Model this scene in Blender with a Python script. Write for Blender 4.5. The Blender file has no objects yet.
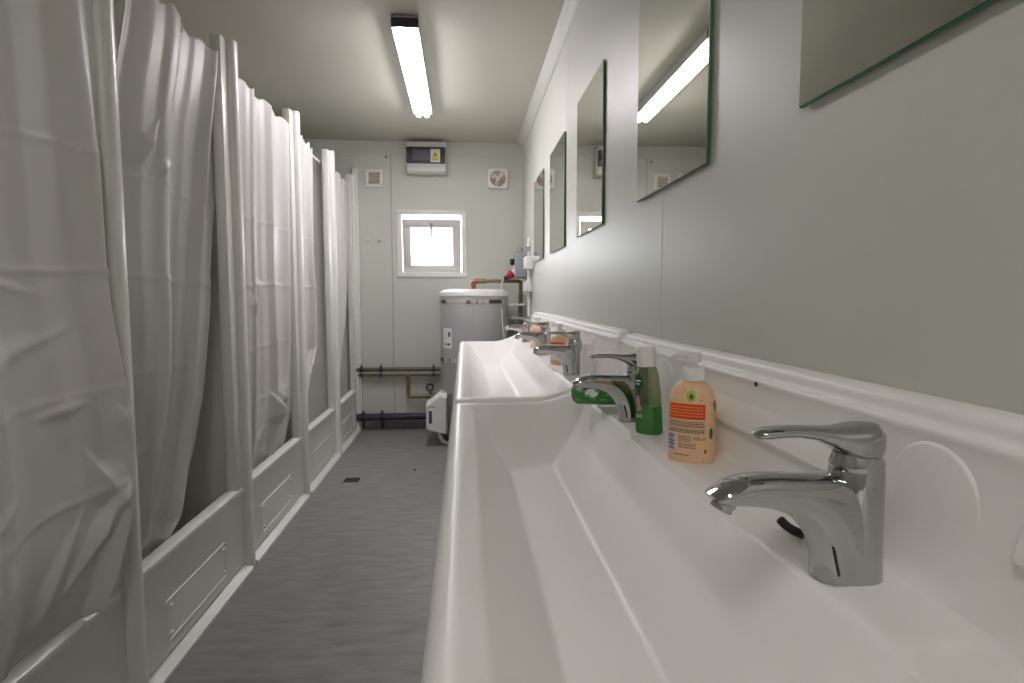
import bpy, bmesh, math, random
from mathutils import Vector, Matrix, noise
random.seed(4)
S = bpy.context.scene
COL = S.collection
PI = math.pi
V = Vector

# ------------------------------------------------------------------ camera
F = 580.0
CAM = V((0, 0, 1.01))
def cam_axes(vx, vy, roll):
    y = V(((vx - 512) / F, -(vy - 341.5) / F, 1.0)).normalized()
    z0 = V((math.sin(-roll), math.cos(roll), 0))
    z = (z0 - y * z0.dot(y)).normalized()
    x = z.cross(y)
    if x.x < 0: x = -x
    return x, y, z
AX = cam_axes(465, 297, math.radians(.4))
def at(px, py, axis, val):
    """the point where the ray of a photo pixel meets the plane axis = val"""
    r = V(((px - 512) / F, -(py - 341.5) / F, 1.0))
    d = V((AX[0].dot(r), AX[1].dot(r), AX[2].dot(r)))
    return CAM + d * ((val - CAM[axis]) / d[axis])
cd = bpy.data.cameras.new('camera'); cam = bpy.data.objects.new('camera', cd); COL.objects.link(cam)
cd.sensor_width = 36; cd.lens = F / 1024 * 36; cd.clip_start = .02
R = Matrix([[AX[i][0], AX[i][1], -AX[i][2]] for i in range(3)])
cam.matrix_world = Matrix.Translation(CAM) @ R.to_4x4()
S.camera = cam

# ------------------------------------------------------------------ materials
def nmat(name, col, rough=.5, metal=0, spec=.5, trans=0, ior=1.45, coat=0, emit=None, alpha=None):
    m = bpy.data.materials.new(name); m.use_nodes = True
    b = m.node_tree.nodes['Principled BSDF']
    b.inputs['Base Color'].default_value = (*col, 1)
    b.inputs['Roughness'].default_value = rough
    b.inputs['Metallic'].default_value = metal
    b.inputs['Specular IOR Level'].default_value = spec
    b.inputs['Transmission Weight'].default_value = trans
    b.inputs['IOR'].default_value = ior
    b.inputs['Coat Weight'].default_value = coat
    if emit:
        b.inputs['Emission Color'].default_value = (*emit[0], 1); b.inputs['Emission Strength'].default_value = emit[1]
    return m
def nd(m, t, **kw):
    n = m.node_tree.nodes.new(t)
    for k, v in kw.items():
        if k in n.inputs: n.inputs[k].default_value = v
        else: setattr(n, k, v)
    return n
def lk(m, a, ao, b, bi): m.node_tree.links.new(a.outputs[ao], b.inputs[bi])
def bsdf(m): return m.node_tree.nodes['Principled BSDF']
def add_bump(m, scale, strength, dist=.002, vec=None, detail=3):
    tc = nd(m, 'ShaderNodeTexCoord'); mp = nd(m, 'ShaderNodeMapping')
    if vec: mp.inputs['Scale'].default_value = vec
    n = nd(m, 'ShaderNodeTexNoise', Scale=scale, Detail=detail)
    b = nd(m, 'ShaderNodeBump', Strength=strength, Distance=dist)
    lk(m, tc, 'Object', mp, 'Vector'); lk(m, mp, 'Vector', n, 'Vector'); lk(m, n, 'Fac', b, 'Height'); lk(m, b, 'Normal', bsdf(m), 'Normal')
def noise_col(m, c1, c2, scale, vec=(1, 1, 1), lo=.35, hi=.65, detail=4, target='Base Color'):
    tc = nd(m, 'ShaderNodeTexCoord'); mp = nd(m, 'ShaderNodeMapping'); mp.inputs['Scale'].default_value = vec
    n = nd(m, 'ShaderNodeTexNoise', Scale=scale, Detail=detail)
    r = nd(m, 'ShaderNodeValToRGB'); e = r.color_ramp.elements
    e[0].position = lo; e[1].position = hi; e[0].color = (*c1, 1); e[1].color = (*c2, 1)
    lk(m, tc, 'Object', mp, 'Vector'); lk(m, mp, 'Vector', n, 'Vector'); lk(m, n, 'Fac', r, 'Fac'); lk(m, r, 'Color', bsdf(m), target)
M = {}
M['wall'] = nmat('painted_panel', (.60, .61, .555), .40, spec=.42); add_bump(M['wall'], 3.0, .03, .004)
M['ceil'] = nmat('ceiling_panel', (.56, .545, .465), .55, spec=.35)
M['cove'] = nmat('white_trim', (.64, .635, .60), .4)
M['seam'] = nmat('panel_seam', (.42, .42, .39), .6)
M['floor'] = nmat('vinyl', (.2, .2, .21), .42, spec=.4); noise_col(M['floor'], (.175, .168, .168), (.285, .274, .274), 9, (1, 3.5, 1), .25, .75, 8)
add_bump(M['floor'], 60, .05, .001)
M['stall'] = nmat('stall_plastic', (.74, .735, .70), .28, spec=.5)
M['sink'] = nmat('sink_acrylic', (.87, .855, .835), .34, spec=.34)
def curtain_mat():
    m = nmat('curtain_vinyl', (.80, .79, .775), .36, spec=.45)
    add_bump(m, 7, .06, .006, (1, 1, .35), 2)
    nt = m.node_tree; b = bsdf(m); out = nt.nodes['Material Output']
    tr = nd(m, 'ShaderNodeBsdfTranslucent'); tr.inputs['Color'].default_value = (.82, .80, .77, 1)
    mx = nd(m, 'ShaderNodeMixShader'); mx.inputs[0].default_value = .33
    nt.links.new(b.outputs[0], mx.inputs[1]); nt.links.new(tr.outputs[0], mx.inputs[2]); nt.links.new(mx.outputs[0], out.inputs['Surface'])
    return m
M['curtain'] = curtain_mat()
M['chrome'] = nmat('chrome', (.60, .60, .61), .05, metal=1)
noise_col(M['chrome'], (.33, .33, .34), (.46, .46, .465), 300, (1, 1, 1), .26, .36)
M['mirror'] = nmat('mirror_silver', (.70, .715, .66), .004, metal=1)
M['glassedge'] = nmat('green_glass_edge', (.04, .18, .095), .15, spec=.6)
M['boiler'] = nmat('boiler_jacket', (.40, .415, .41), .38, spec=.5)
M['white'] = nmat('white_plastic', (.80, .79, .77), .35)
M['whitedim'] = nmat('off_white_plastic', (.70, .69, .66), .4)
M['cream'] = nmat('cream_cable', (.62, .60, .52), .45)
M['grey'] = nmat('grey_plastic', (.30, .315, .32), .5)
M['black'] = nmat('black_plastic', (.015, .015, .018), .4)
M['darkgrey'] = nmat('dark_grey', (.055, .05, .065), .35)
M['red'] = nmat('red_plastic', (.42, .02, .025), .4)
M['brass'] = nmat('painted_pipe', (.22, .175, .09), .4, metal=.3)
M['pipe'] = nmat('dull_pipe', (.15, .125, .07), .45, metal=.2)
M['copper'] = nmat('copper_elbow', (.30, .13, .045), .4, metal=.5)
M['drain'] = nmat('dark_drain', (.035, .037, .05), .4)
M['strap'] = nmat('strap', (.4, .38, .34), .4, metal=.4); noise_col(M['strap'], (.10, .07, .05), (.62, .60, .56), 16, (1, 1, .2), .44, .56, 2)
M['paper'] = nmat('paper', (.82, .82, .83), .6)
M['ink'] = nmat('ink', (.02, .02, .03), .6)
M['blueink'] = nmat('blue_ink', (.09, .10, .28), .6)
M['yellow'] = nmat('warning_yellow', (.75, .62, .04), .5)
M['grille'] = nmat('smoked_window', (.10, .085, .10), .3)
M['lampcap'] = nmat('lamp_cap', (.05, .04, .06), .5)
M['lampbody'] = nmat('lamp_body', (.55, .55, .55), .5)
M['tube'] = nmat('lit_tube', (1, 1, 1), .5, emit=((1.0, .94, .98), 30.0))
M['tubedim'] = nmat('lit_tube_fill', (1, 1, 1), .5, emit=((1.0, .96, .93), 18.0))  # weaker glow, set for the added strip light behind the camera
M['peach'] = nmat('peach_bottle', (.81, .53, .33), .3, spec=.5)
M['labelred'] = nmat('label_red', (.68, .06, .02), .4)
M['labelyel'] = nmat('label_yellow_text', (.85, .33, .06), .5)
M['avocado'] = nmat('avocado_green', (.42, .52, .05), .4)
M['avodark'] = nmat('avocado_dark', (.05, .13, .02), .4)
M['dot'] = nmat('print_brown', (.30, .09, .04), .5)
M['liquid'] = nmat('green_gel', (.03, .52, .09), .12, spec=.5, trans=.2, ior=1.33)
M['leaf'] = nmat('printed_leaf', (.10, .5, .12), .4)
M['dkgreen'] = nmat('dark_green_print', (.01, .07, .03), .4)
M['pink'] = nmat('pink_print', (.45, .25, .33), .5)
M['ventorange'] = nmat('vent_inside', (.52, .36, .26), .5)
M['fanred'] = nmat('fan_dark', (.30, .10, .09), .5)
M['metalring'] = nmat('galvanised', (.5, .5, .48), .35, metal=.8)
def thin_clear(name, tint, gloss=.06, rough=.03):
    m = bpy.data.materials.new(name); m.use_nodes = True; nt = m.node_tree
    nt.nodes.remove(nt.nodes['Principled BSDF'])
    t = nd(m, 'ShaderNodeBsdfTransparent'); t.inputs['Color'].default_value = (*tint, 1)
    g = nd(m, 'ShaderNodeBsdfGlossy'); g.inputs['Roughness'].default_value = rough
    x = nd(m, 'ShaderNodeMixShader'); x.inputs[0].default_value = gloss
    nt.links.new(t.outputs[0], x.inputs[1]); nt.links.new(g.outputs[0], x.inputs[2]); nt.links.new(x.outputs[0], nt.nodes['Material Output'].inputs['Surface'])
    return m
M['pane'] = thin_clear('window_glass', (.97, .98, .98))
M['lampcover'] = thin_clear('lamp_cover', (.96, .96, .97), .03, .2)
M['clearplastic'] = thin_clear('clear_green_plastic', (.60, .66, .46), .10, .08)

# ------------------------------------------------------------------ mesh helpers
def bmn(): return bmesh.new()
def box(bm, c, s, bev=0, seg=2, rot=None):
    r = bmesh.ops.create_cube(bm, size=1)
    vs = r['verts']
    mat = Matrix.Translation(c) @ (rot.to_4x4() if rot else Matrix.Identity(4)) @ Matrix.Diagonal((*s, 1))
    bmesh.ops.transform(bm, matrix=mat, verts=vs)
    if bev:
        es = list({e for v in vs for e in v.link_edges})
        bmesh.ops.bevel(bm, geom=es, offset=bev, segments=seg, profile=.5, affect='EDGES', clamp_overlap=True)
def rings(bm, rs, cap=True, closed=False):
    """skin a list of closed rings of points"""
    L = [[bm.verts.new(p) for p in r] for r in rs]
    n = len(L[0])
    for a, b in zip(L, L[1:] + ([L[0]] if closed else [])):
        for i in range(n): bm.faces.new((a[i], a[(i + 1) % n], b[(i + 1) % n], b[i]))
    if cap and not closed:
        bm.faces.new(list(reversed(L[0]))); bm.faces.new(L[-1])
    return L
def lathe(bm, prof, c=(0, 0, 0), n=32, sx=1, sy=1, rot=None, exp=2):
    """prof: (radius, z) pairs; the end radii may be 0-ish"""
    rs = []
    for r, z in prof:
        ring = []
        for i in range(n):
            a = 2 * PI * i / n; ca, sa = math.cos(a), math.sin(a)
            k = (abs(ca) ** exp + abs(sa) ** exp) ** (-1 / exp)
            p = V((r * sx * ca * k, r * sy * sa * k, z))
            if rot: p = rot @ p
            ring.append(p + V(c))
        rs.append(ring)
    rings(bm, rs)
def tube(bm, pts, r, n=12, closed=False):
    pts = [V(p) for p in pts]; rs = []; up = None
    for i, p in enumerate(pts):
        a = pts[max(i - 1, 0)]; b = pts[min(i + 1, len(pts) - 1)]
        if closed: a = pts[i - 1]; b = pts[(i + 1) % len(pts)]
        t = (b - a).normalized()
        if up is None: up = t.orthogonal().normalized()
        up = (up - t * up.dot(t)).normalized(); s = t.cross(up)
        rr = r[i] if isinstance(r, (list, tuple)) else r
        rs.append([p + (up * math.cos(2 * PI * k / n) + s * math.sin(2 * PI * k / n)) * rr for k in range(n)])
    rings(bm, rs, closed=closed)
def bez(pts, k=8):
    """Catmull-Rom through pts"""
    pts = [V(p) for p in pts]; out = []
    P = [pts[0]] + pts + [pts[-1]]
    for i in range(1, len(P) - 2):
        for j in range(k):
            t = j / k; a, b, c, d = P[i - 1], P[i], P[i + 1], P[i + 2]
            out.append(.5 * ((2 * b) + (c - a) * t + (2 * a - 5 * b + 4 * c - d) * t * t + (3 * b - a - 3 * c + d) * t ** 3))
    out.append(pts[-1]); return out
def obj(name, bm, mat, parent=None, smooth=40, loc=None, mats=None):
    bmesh.ops.recalc_face_normals(bm, faces=bm.faces[:])
    me = bpy.data.meshes.new(name); bm.to_mesh(me); bm.free()
    for m in (mats or [mat]): me.materials.append(M[m] if isinstance(m, str) else m)
    if smooth is not None:
        me.polygons.foreach_set('use_smooth', [True] * len(me.polygons))
        me.set_sharp_from_angle(angle=math.radians(smooth))
    o = bpy.data.objects.new(name, me); COL.objects.link(o)
    if parent: o.parent = parent
    if loc: o.location = loc
    return o
def tag(o, label, cat, group=None):
    o['label'] = label; o['category'] = cat
    if group: o['group'] = group
    return o
def thing(name, label, cat, loc=(0, 0, 0), rz=0, group=None):
    o = bpy.data.objects.new(name, None); COL.objects.link(o)
    o.location = loc; o.rotation_euler = (0, 0, rz); o.empty_display_size = .05
    return tag(o, label, cat, group)
def struct(name, bm, mat, parent=None, smooth=40, label=None):
    o = obj(name, bm, mat, parent, smooth)
    o['kind'] = 'structure'
    return o
def copy_tree(o, parent=None):
    c = o.copy(); COL.objects.link(c); c.parent = parent
    for ch in list(o.children): copy_tree(ch, c)
    return c

# ------------------------------------------------------------------ room
XR, XL, YE, YB, ZC = .44, -1.62, 4.47, -1.40, 2.168
b = bmn(); box(b, ((XR + XL) / 2, (YE + YB) / 2, -.05), (XR - XL + .2, YE - YB + .2, .1)); struct('floor', b, 'floor')
b = bmn(); box(b, ((XR + XL) / 2, (YE + YB) / 2, ZC + .05), (XR - XL + .2, YE - YB + .2, .1)); struct('ceiling', b, 'ceil')
b = bmn(); box(b, (XR + .05, (YE + YB) / 2, ZC / 2), (.1, YE - YB + .2, ZC)); struct('wall_right', b, 'wall')
b = bmn(); box(b, (XL - .05, (YE + YB) / 2, ZC / 2), (.1, YE - YB + .2, ZC)); struct('wall_left', b, 'wall')
b = bmn(); box(b, ((XR + XL) / 2, YB - .05, ZC / 2), (XR - XL + .2, .1, ZC)); struct('wall_rear', b, 'wall')
# end wall with the window opening
WX0, WX1, WZ0, WZ1 = -.478, -.016, 1.195, 1.632
b = bmn()
for x0, x1, z0, z1 in ((XL - .1, WX0, 0, ZC), (WX1, XR + .1, 0, ZC), (WX0, WX1, 0, WZ0), (WX0, WX1, WZ1, ZC)):
    box(b, ((x0 + x1) / 2, YE + .05, (z0 + z1) / 2), (x1 - x0, .1, z1 - z0))
bmesh.ops.remove_doubles(b, verts=b.verts, dist=1e-5)
struct('wall_end', b, 'wall')
# cove strip where the right wall meets the ceiling
b = bmn()
prof = [(XR - .042, ZC), (XR - .042, ZC - .005), (XR - .02, ZC - .016), (XR - .008, ZC - .03), (XR - .006, ZC - .058), (XR, ZC - .06), (XR, ZC)]
rings(b, [[V((x, y, z)) for x, z in prof] for y in (YB, YE)]); struct('trim_1', b, 'cove')
b = bmn(); prof = [(YE, ZC), (YE - .004, ZC), (YE - .004, ZC - .098), (YE, ZC - .10)]
rings(b, [[V((x, y, z)) for y, z in prof] for x in (XL, XR - .05)]); struct('trim_2', b, 'wall')
n = 3
for y in (1.281, 2.52, 3.77, .04):                # cover strips of the panel joints
    b = bmn(); box(b, (XR - .0002, y, ZC / 2 - .03), (.0006, .005, ZC - .06)); struct('trim_%d' % n, b, 'cove'); n += 1
for x in (-.545,):
    b = bmn(); box(b, (x, YE - .0015, ZC / 2), (.007, .003, ZC), .001, 1); struct('trim_%d' % n, b, 'seam'); n += 1
b = bmn(); box(b, (-.16, YE - .004, .03), (1.2, .008, .06), .002, 1); struct('baseboard_end', b, 'floor')
for x in (-.87,):
    b = bmn(); box(b, (-.805, YE - .02, .98), (.045, .04, 1.96), .006, 2); struct('trim_%d' % n, b, 'stall'); n += 1

# ------------------------------------------------------------------ window
b = bmn(); W0, W1, Z0, Z1 = -.508, .016, 1.161, 1.664
def frame_bm(b, x0, x1, z0, z1, w, y0, y1, bev=.004):
    yc, dy = (y0 + y1) / 2, y1 - y0
    box(b, ((x0 + x1) / 2, yc, z1 - w / 2), (x1 - x0, dy, w), bev)
    box(b, ((x0 + x1) / 2, yc, z0 + w / 2), (x1 - x0, dy, w), bev)
    box(b, (x0 + w / 2, yc, (z0 + z1) / 2), (w, dy, z1 - z0 - 2 * w), bev)
    box(b, (x1 - w / 2, yc, (z0 + z1) / 2), (w, dy, z1 - z0 - 2 * w), bev)
frame_bm(b, W0, W1, Z0, Z1, .038, YE - .014, YE + .10)
win = struct('window_1', b, 'white'); win['label'] = 'small white plastic window in the end wall with its sash tilted inwards'
# sash tilted in at the top, hinged below
sash = bpy.data.objects.new('sash', None); COL.objects.link(sash)
bs = bmn(); frame_bm(bs, -.218, .218, 0, .405, .062, -.025, .025, .006)
sash = obj('sash', bs, 'whitedim', win); sash.location = (-.247, YE + .045, 1.193); sash.rotation_euler = (math.radians(9), 0, 0)
b = bmn(); box(b, (0, 0, .2025), (.32, .006, .285)); obj('pane', b, 'pane', sash)
b = bmn(); box(b, (0, -.032, .352), (.022, .014, .05), .004); box(b, (0, -.045, .315), (.012, .012, .085), .005); obj('handle', b, 'grey', sash)
for x in (-.13, .12):
    b = bmn(); box(b, (x, -.027, .004), (.05, .02, .018), .004); obj('hinge', b, 'whitedim', sash)

# ------------------------------------------------------------------ ceiling lamp
lamp = thing('ceiling_lamp', 'lit twin-tube fluorescent strip light with dark end cap on the ceiling', 'ceiling light', (-.243, 3.085, ZC), math.radians(.4))
b = bmn(); box(b, (0, 0, -.02), (.104, 1.16, .036), .008)
for q in (-1, 1): box(b, (q * .0545, 0, -.026), (.005, 1.16, .050), .002, 1)
obj('lamp_body', b, 'lampbody', lamp)
for s in (-1, 1):
    b = bmn(); box(b, (0, s * .582, -.034), (.112, .012, .038), .005, 3); obj('end_cap', b, 'lampcap', lamp)
    b = bmn()
    rs = []
    for i in range(25):
        yy = -.552 + 1.104 * i / 24
        rs.append([V((s * .0235 + .0185 * math.cos(2 * PI * k / 16), yy, -.054 + .0185 * math.sin(2 * PI * k / 16))) for k in range(16)])
    rings(b, rs); obj('tube', b, 'tube', lamp)
b = bmn(); rs = []
for yy in (-.56, .56):
    rs.append([V((.050 * math.cos(a), yy, -.036 - .040 * math.sin(a))) for a in [PI * k / 16 for k in range(17)]] + [V((-.049, yy, -.035)), V((.049, yy, -.035))])
rings(b, rs, cap=False); obj('cover', b, 'lampcover', lamp)

fill_lamp = copy_tree(lamp); fill_lamp.location = (-.243, -.55, ZC)  # assumed unseen lamp, added to lift the dark foreground
for ch in fill_lamp.children:
    if ch.name.startswith('tube'): ch.data = ch.data.copy(); ch.data.materials[0] = M['tubedim']
tag(fill_lamp, 'assumed second twin-tube strip light, unseen, added behind the camera to brighten the foreground', 'ceiling light')
# ------------------------------------------------------------------ shower cubicles
XF = -.820
BND = [.71, 1.462, 2.208, 2.99, 3.752]
PITCH = [.752, .746, .782, .762, .70]
def cubicle(bnd, P, label):
    t = thing('shower_cubicle', label, 'shower cubicle', (XF, bnd, 0), 0, 'row of white shower cubicles')
    zl = .315
    # front panel below the opening, with a rounded ledge
    b = bmn()
    prof = [(0, .03), (0, zl - .02), (.004, zl - .012), (.002, zl - .002), (-.006, zl + .004), (-.030, zl + .004), (-.038, zl), (-.040, zl - .01), (-.036, .03)]
    rings(b, [[V((x, y, z)) for x, z in prof] for y in (.0, P - .04)]); obj('front_panel', b, 'stall', t)
    # left and right jambs beside the opening
    b = bmn(); box(b, (-.018, P - .070, 1.105), (.036, .062, 1.59), .003, 2); obj('jamb', b, 'stall', t)
    # projecting post at the far side
    b = bmn(); prof = [(-.03, P - .052), (.003, P - .050), (.016, P - .045), (.022, P - .037), (.024, P - .026), (.023, P - .010), (.017, P - .002), (-.03, P)]
    rings(b, [[V((x, y, z)) for x, y in prof] for z in (.0, 1.905)]); obj('post', b, 'stall', t)
    # kerb strip on the floor
    b = bmn(); prof = [(.030, 0), (.030, .010), (.026, .013), (.004, .018), (.0, .022), (-.03, .022), (-.03, 0)]
    rings(b, [[V((x, y, z)) for x, z in prof] for y in (.0, P - .05)]); obj('kerb', b, 'stall', t)
    # raised outline of the access cover and its four screws
    b = bmn(); y0, y1, z0, z1, r = .13, .525, .064, .182, .012
    pts = []
    for cy, cz, a0 in ((y1 - r, z1 - r, 0), (y0 + r, z1 - r, 90), (y0 + r, z0 + r, 180), (y1 - r, z0 + r, 270)):
        for k in range(5):
            a = math.radians(a0 + 90 * k / 4); pts.append((cy + r * math.cos(a), cz + r * math.sin(a)))
    rs = [[V((x, y0 + (y1 - y0) / 2 + (y - (y0 + y1) / 2) * s, (z0 + z1) / 2 + (z - (z0 + z1) / 2) * (1 - (1 - s) * 2.6))) for y, z in pts] for x, s in ((-.001, 1), (.0028, .996), (.0036, .990), (.0028, .983), (.0006, .978))]
    rings(b, rs)
    ac = obj('access_cover', b, 'stall', t)
    for yy in (y0 + .022, y1 - .022):
        for zz in (z0 + .02, z1 - .02):
            b = bmn(); lathe(b, [(.0005, .0065), (.004, .006), (.0065, .003), (.0065, -.001)], (.0035, yy, zz), 12, rot=Matrix.Rotation(PI / 2, 3, 'Y')); obj('screw', b, 'white', ac)
    # side partition, tray
    b = bmn(); box(b, (-.41, P - .028, .93), (.72, .03, 1.84), .006); obj('partition', b, 'stall', t)
    b = bmn(); rs = []
    for x0, x1, y0, y1, z in ((-.77, -.041, .01, P - .05, .0), (-.77, -.041, .01, P - .05, .16), (-.74, -.07, .04, P - .08, .16), (-.70, -.11, .08, P - .12, .09)):
        rs.append([V((x0, y0, z)), V((x1, y0, z)), V((x1, y1, z)), V((x0, y1, z))])
    rings(b, rs); obj('shower_tray', b, 'stall', t)
    # rail between the posts
    b = bmn(); tube(b, [(-.052, .002, 1.822), (-.052, P - .055, 1.822)], .0085, 12); obj('curtain_rail', b, 'whitedim', t)
    return t
cubl = ['nearest white shower cubicle, its front mostly covered by a long curtain',
        'white shower cubicle second from the camera with a dark gap beside its curtain',
        'white shower cubicle third from the camera, curtain hem puckered over its ledge',
        'white shower cubicle just before the last one, open beside its narrow curtain',
        'farthest white shower cubicle, against the end wall near the pipes']
for k in range(5): cubicle(BND[k], PITCH[k], cubl[k])

# ------------------------------------------------------------------ curtains
def interp(keys, z):
    """keys: (z, value), sorted from high z to low z"""
    if z >= keys[0][0]: return keys[0][1]
    for (z0, v0), (z1, v1) in zip(keys, keys[1:]):
        if z >= z1:
            t = (z0 - z) / (z0 - z1); t = t * t * (3 - 2 * t) * .5 + t * .5
            return v0 + (v1 - v0) * t
    return keys[-1][1]
def edge(pix, X=-.87):
    out = []
    for px, py in pix:
        p = at(px, py, 0, X); out.append((p.z, p.y))
    return out
def fold(s):
    a = math.asin(.975 * math.sin(s)) / 1.35; c = math.asin(.95 * math.sin(2.27 * s + .7)) / 1.3; return .78 * a + .26 * c
def curtain(label, left, right, nf, seed, amp=(.012, .034), ztop=1.838, zbot=.24, xkeys=((1.8, -.852), (1.0, -.872), (.40, -.915), (.32, -.925), (.24, -.93)), dents=(), nu=150, nv=230, skew=1.0):
    t = thing('shower_curtain', label, 'shower curtain', (-.86, (left[0][1] + right[0][1]) / 2, ztop), 0, 'shower curtains in the cubicle row')
    o = V(t.location); b = bmn(); rnd = random.Random(seed)
    ph = rnd.uniform(0, 6)
    grid = []
    for j in range(nv + 1):
        v = j / nv; z = ztop + (zbot - ztop) * v
        ya, yb = interp(left, z), interp(right, z); A = amp[0] + (amp[1] - amp[0]) * min(1, v * 1.6)
        row = []
        for i in range(nu + 1):
            u = i / nu; uu = u ** skew
            s = 2 * PI * nf * (uu + .03 * math.sin(6 * u + 2.2 * v + seed)) + ph + .5 * math.sin(2 * v + seed)
            w = noise.noise(V((u * 4 + seed * 3.1, v * 2.2, seed)))
            x = interp(xkeys, z) + A * fold(s) * (1 + .4 * w) + .008 * w * v
            y = ya + (yb - ya) * u + .022 * math.cos(s + .4) * (.35 + .8 * v) * min(1, 5 * u, 5 * (1 - u))
            # small crumples and packing creases
            x += .0012 * noise.noise(V((y * 9 + seed, z * 7, 3.3))) * min(1, v * 3) + .015
            for cz, st in ((1.32, .003), (1.06, .004), (.80, .003), (.58, .003)):
                d = z - cz - .006 * math.sin(u * 5 + seed); x += st * math.exp(-(d / .007) ** 2)
            for (dy, dz, ry, rz_, ang, h) in dents:
                e1 = (y - dy) * math.cos(ang) + (z - dz) * math.sin(ang); e2 = -(y - dy) * math.sin(ang) + (z - dz) * math.cos(ang)
                q = abs(e1) / ry + abs(e2) / rz_
                if q < 1: x += h * (1 - q)
            sag = .016 * (math.sin(PI * ((u * 6) % 1))) ** 2 * math.exp(-v * 9)
            row.append(b.verts.new(V((x, y, z - sag)) - o))
        grid.append(row)
    for r0, r1 in zip(grid, grid[1:]):
        for i in range(nu): b.faces.new((r0[i], r0[i + 1], r1[i + 1], r1[i]))
    c = obj('cloth', b, 'curtain', t, smooth=180)
    sm = c.modifiers.new('thickness', 'SOLIDIFY'); sm.thickness = .0012
    for i in range(7):                          # rings on the rail
        u = min(max(i / 6, .02), .98); y = left[0][1] + (right[0][1] - left[0][1]) * u
        b = bmn(); tube(b, [V((-.874, y + .004 * math.sin(a), 1.821 + .022 * math.cos(a))) + V((.026 * math.sin(a), 0, 0)) - o for a in [2 * PI * k / 20 for k in range(20)]], .0022, 6, closed=True)
        obj('ring', b, 'whitedim', t)
    return t
E0L = [(1.8, .73), (.3, .73)]
E0R = [(1.8, 1.385), (1.4, 1.375), (1.0, 1.375)] + edge([(120, 440), (115, 510), (109, 544), (104, 575), (101, 600)], -.808)
curtain('large white vinyl shower curtain nearest the camera, bulging over the first ledge', E0L, E0R, 2.1, 3,
        amp=(.020, .030), zbot=.3225, xkeys=((1.8, -.850), (1.1, -.845), (.75, -.822), (.50, -.808), (.40, -.818), (.345, -.832), (.32, -.840)),
        dents=((1.33, .60, .06, .10, .5, .022), (1.385, .73, .03, .05, .3, .012), (1.30, .50, .16, .035, .75, .022), (1.05, 1.05, .2, .03, -.2, .010), (1.1, .90, .25, .03, .25, .010), (1.15, .42, .2, .03, .9, .020), (1.25, .78, .09, .02, .1, .010), (1.0, .62, .10, .02, .6, .012)), nu=220, skew=.85)
E1L = [(1.8, 1.57), (1.5, 1.50), (1.2, 1.48), (.3, 1.475)]
E1R = edge([(219, 50), (211, 180), (209, 280), (211, 392), (208, 433), (199, 500), (185, 528)], -.870)
curtain('second white vinyl shower curtain, pulled back to leave a dark gap on its far side', E1L, E1R, 2.5, 7,
        amp=(.022, .036), dents=((1.74, .79, .05, .06, .6, .026), (1.76, .70, .03, .14, -.2, .018), (1.66, 1.42, .03, .10, -.5, .022), (1.70, 1.36, .06, .03, .6, .014), (1.6, .56, .10, .03, .8, .012)))
E2L = [(1.8, 2.225), (.3, 2.225)]
E2R = [(1.8, 2.93), (1.2, 2.92), (.7, 2.92), (.45, 2.90), (.3, 2.86)]
curtain('third white vinyl shower curtain, drawn nearly full width with its hem puckered', E2L, E2R, 3.2, 11,
        amp=(.016, .020), xkeys=((1.8, -.852), (1.0, -.862), (.45, -.872), (.36, -.885), (.28, -.895)), zbot=.28,
        dents=((2.62, .50, .05, .12, .35, .045), (2.50, 1.05, .05, .05, .2, .012), (2.78, .55, .06, .10, -.5, .025), (2.45, .42, .10, .03, .4, .02), (2.38, .98, .03, .05, .2, .012)))
E3L = [(1.8, 3.0), (.3, 3.0)]
E3R = [(1.8, 3.38), (1.3, 3.40), (.95, 3.47), (.72, 3.52), (.55, 3.38), (.3, 3.20)]
curtain('fourth white vinyl shower curtain, bunched narrow beside an open gap', E3L, E3R, 2.6, 17, amp=(.014, .024), dents=((3.4, .75, .05, .2, .3, .02),), nu=110)
E4L = [(1.8, 3.775), (.3, 3.775)]
E4R = [(1.8, 4.40), (1.0, 4.28), (.5, 4.15), (.3, 4.05)]
curtain('farthest white vinyl shower curtain, next to the end wall', E4L, E4R, 3.6, 23, amp=(.014, .024), nu=110)

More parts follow.
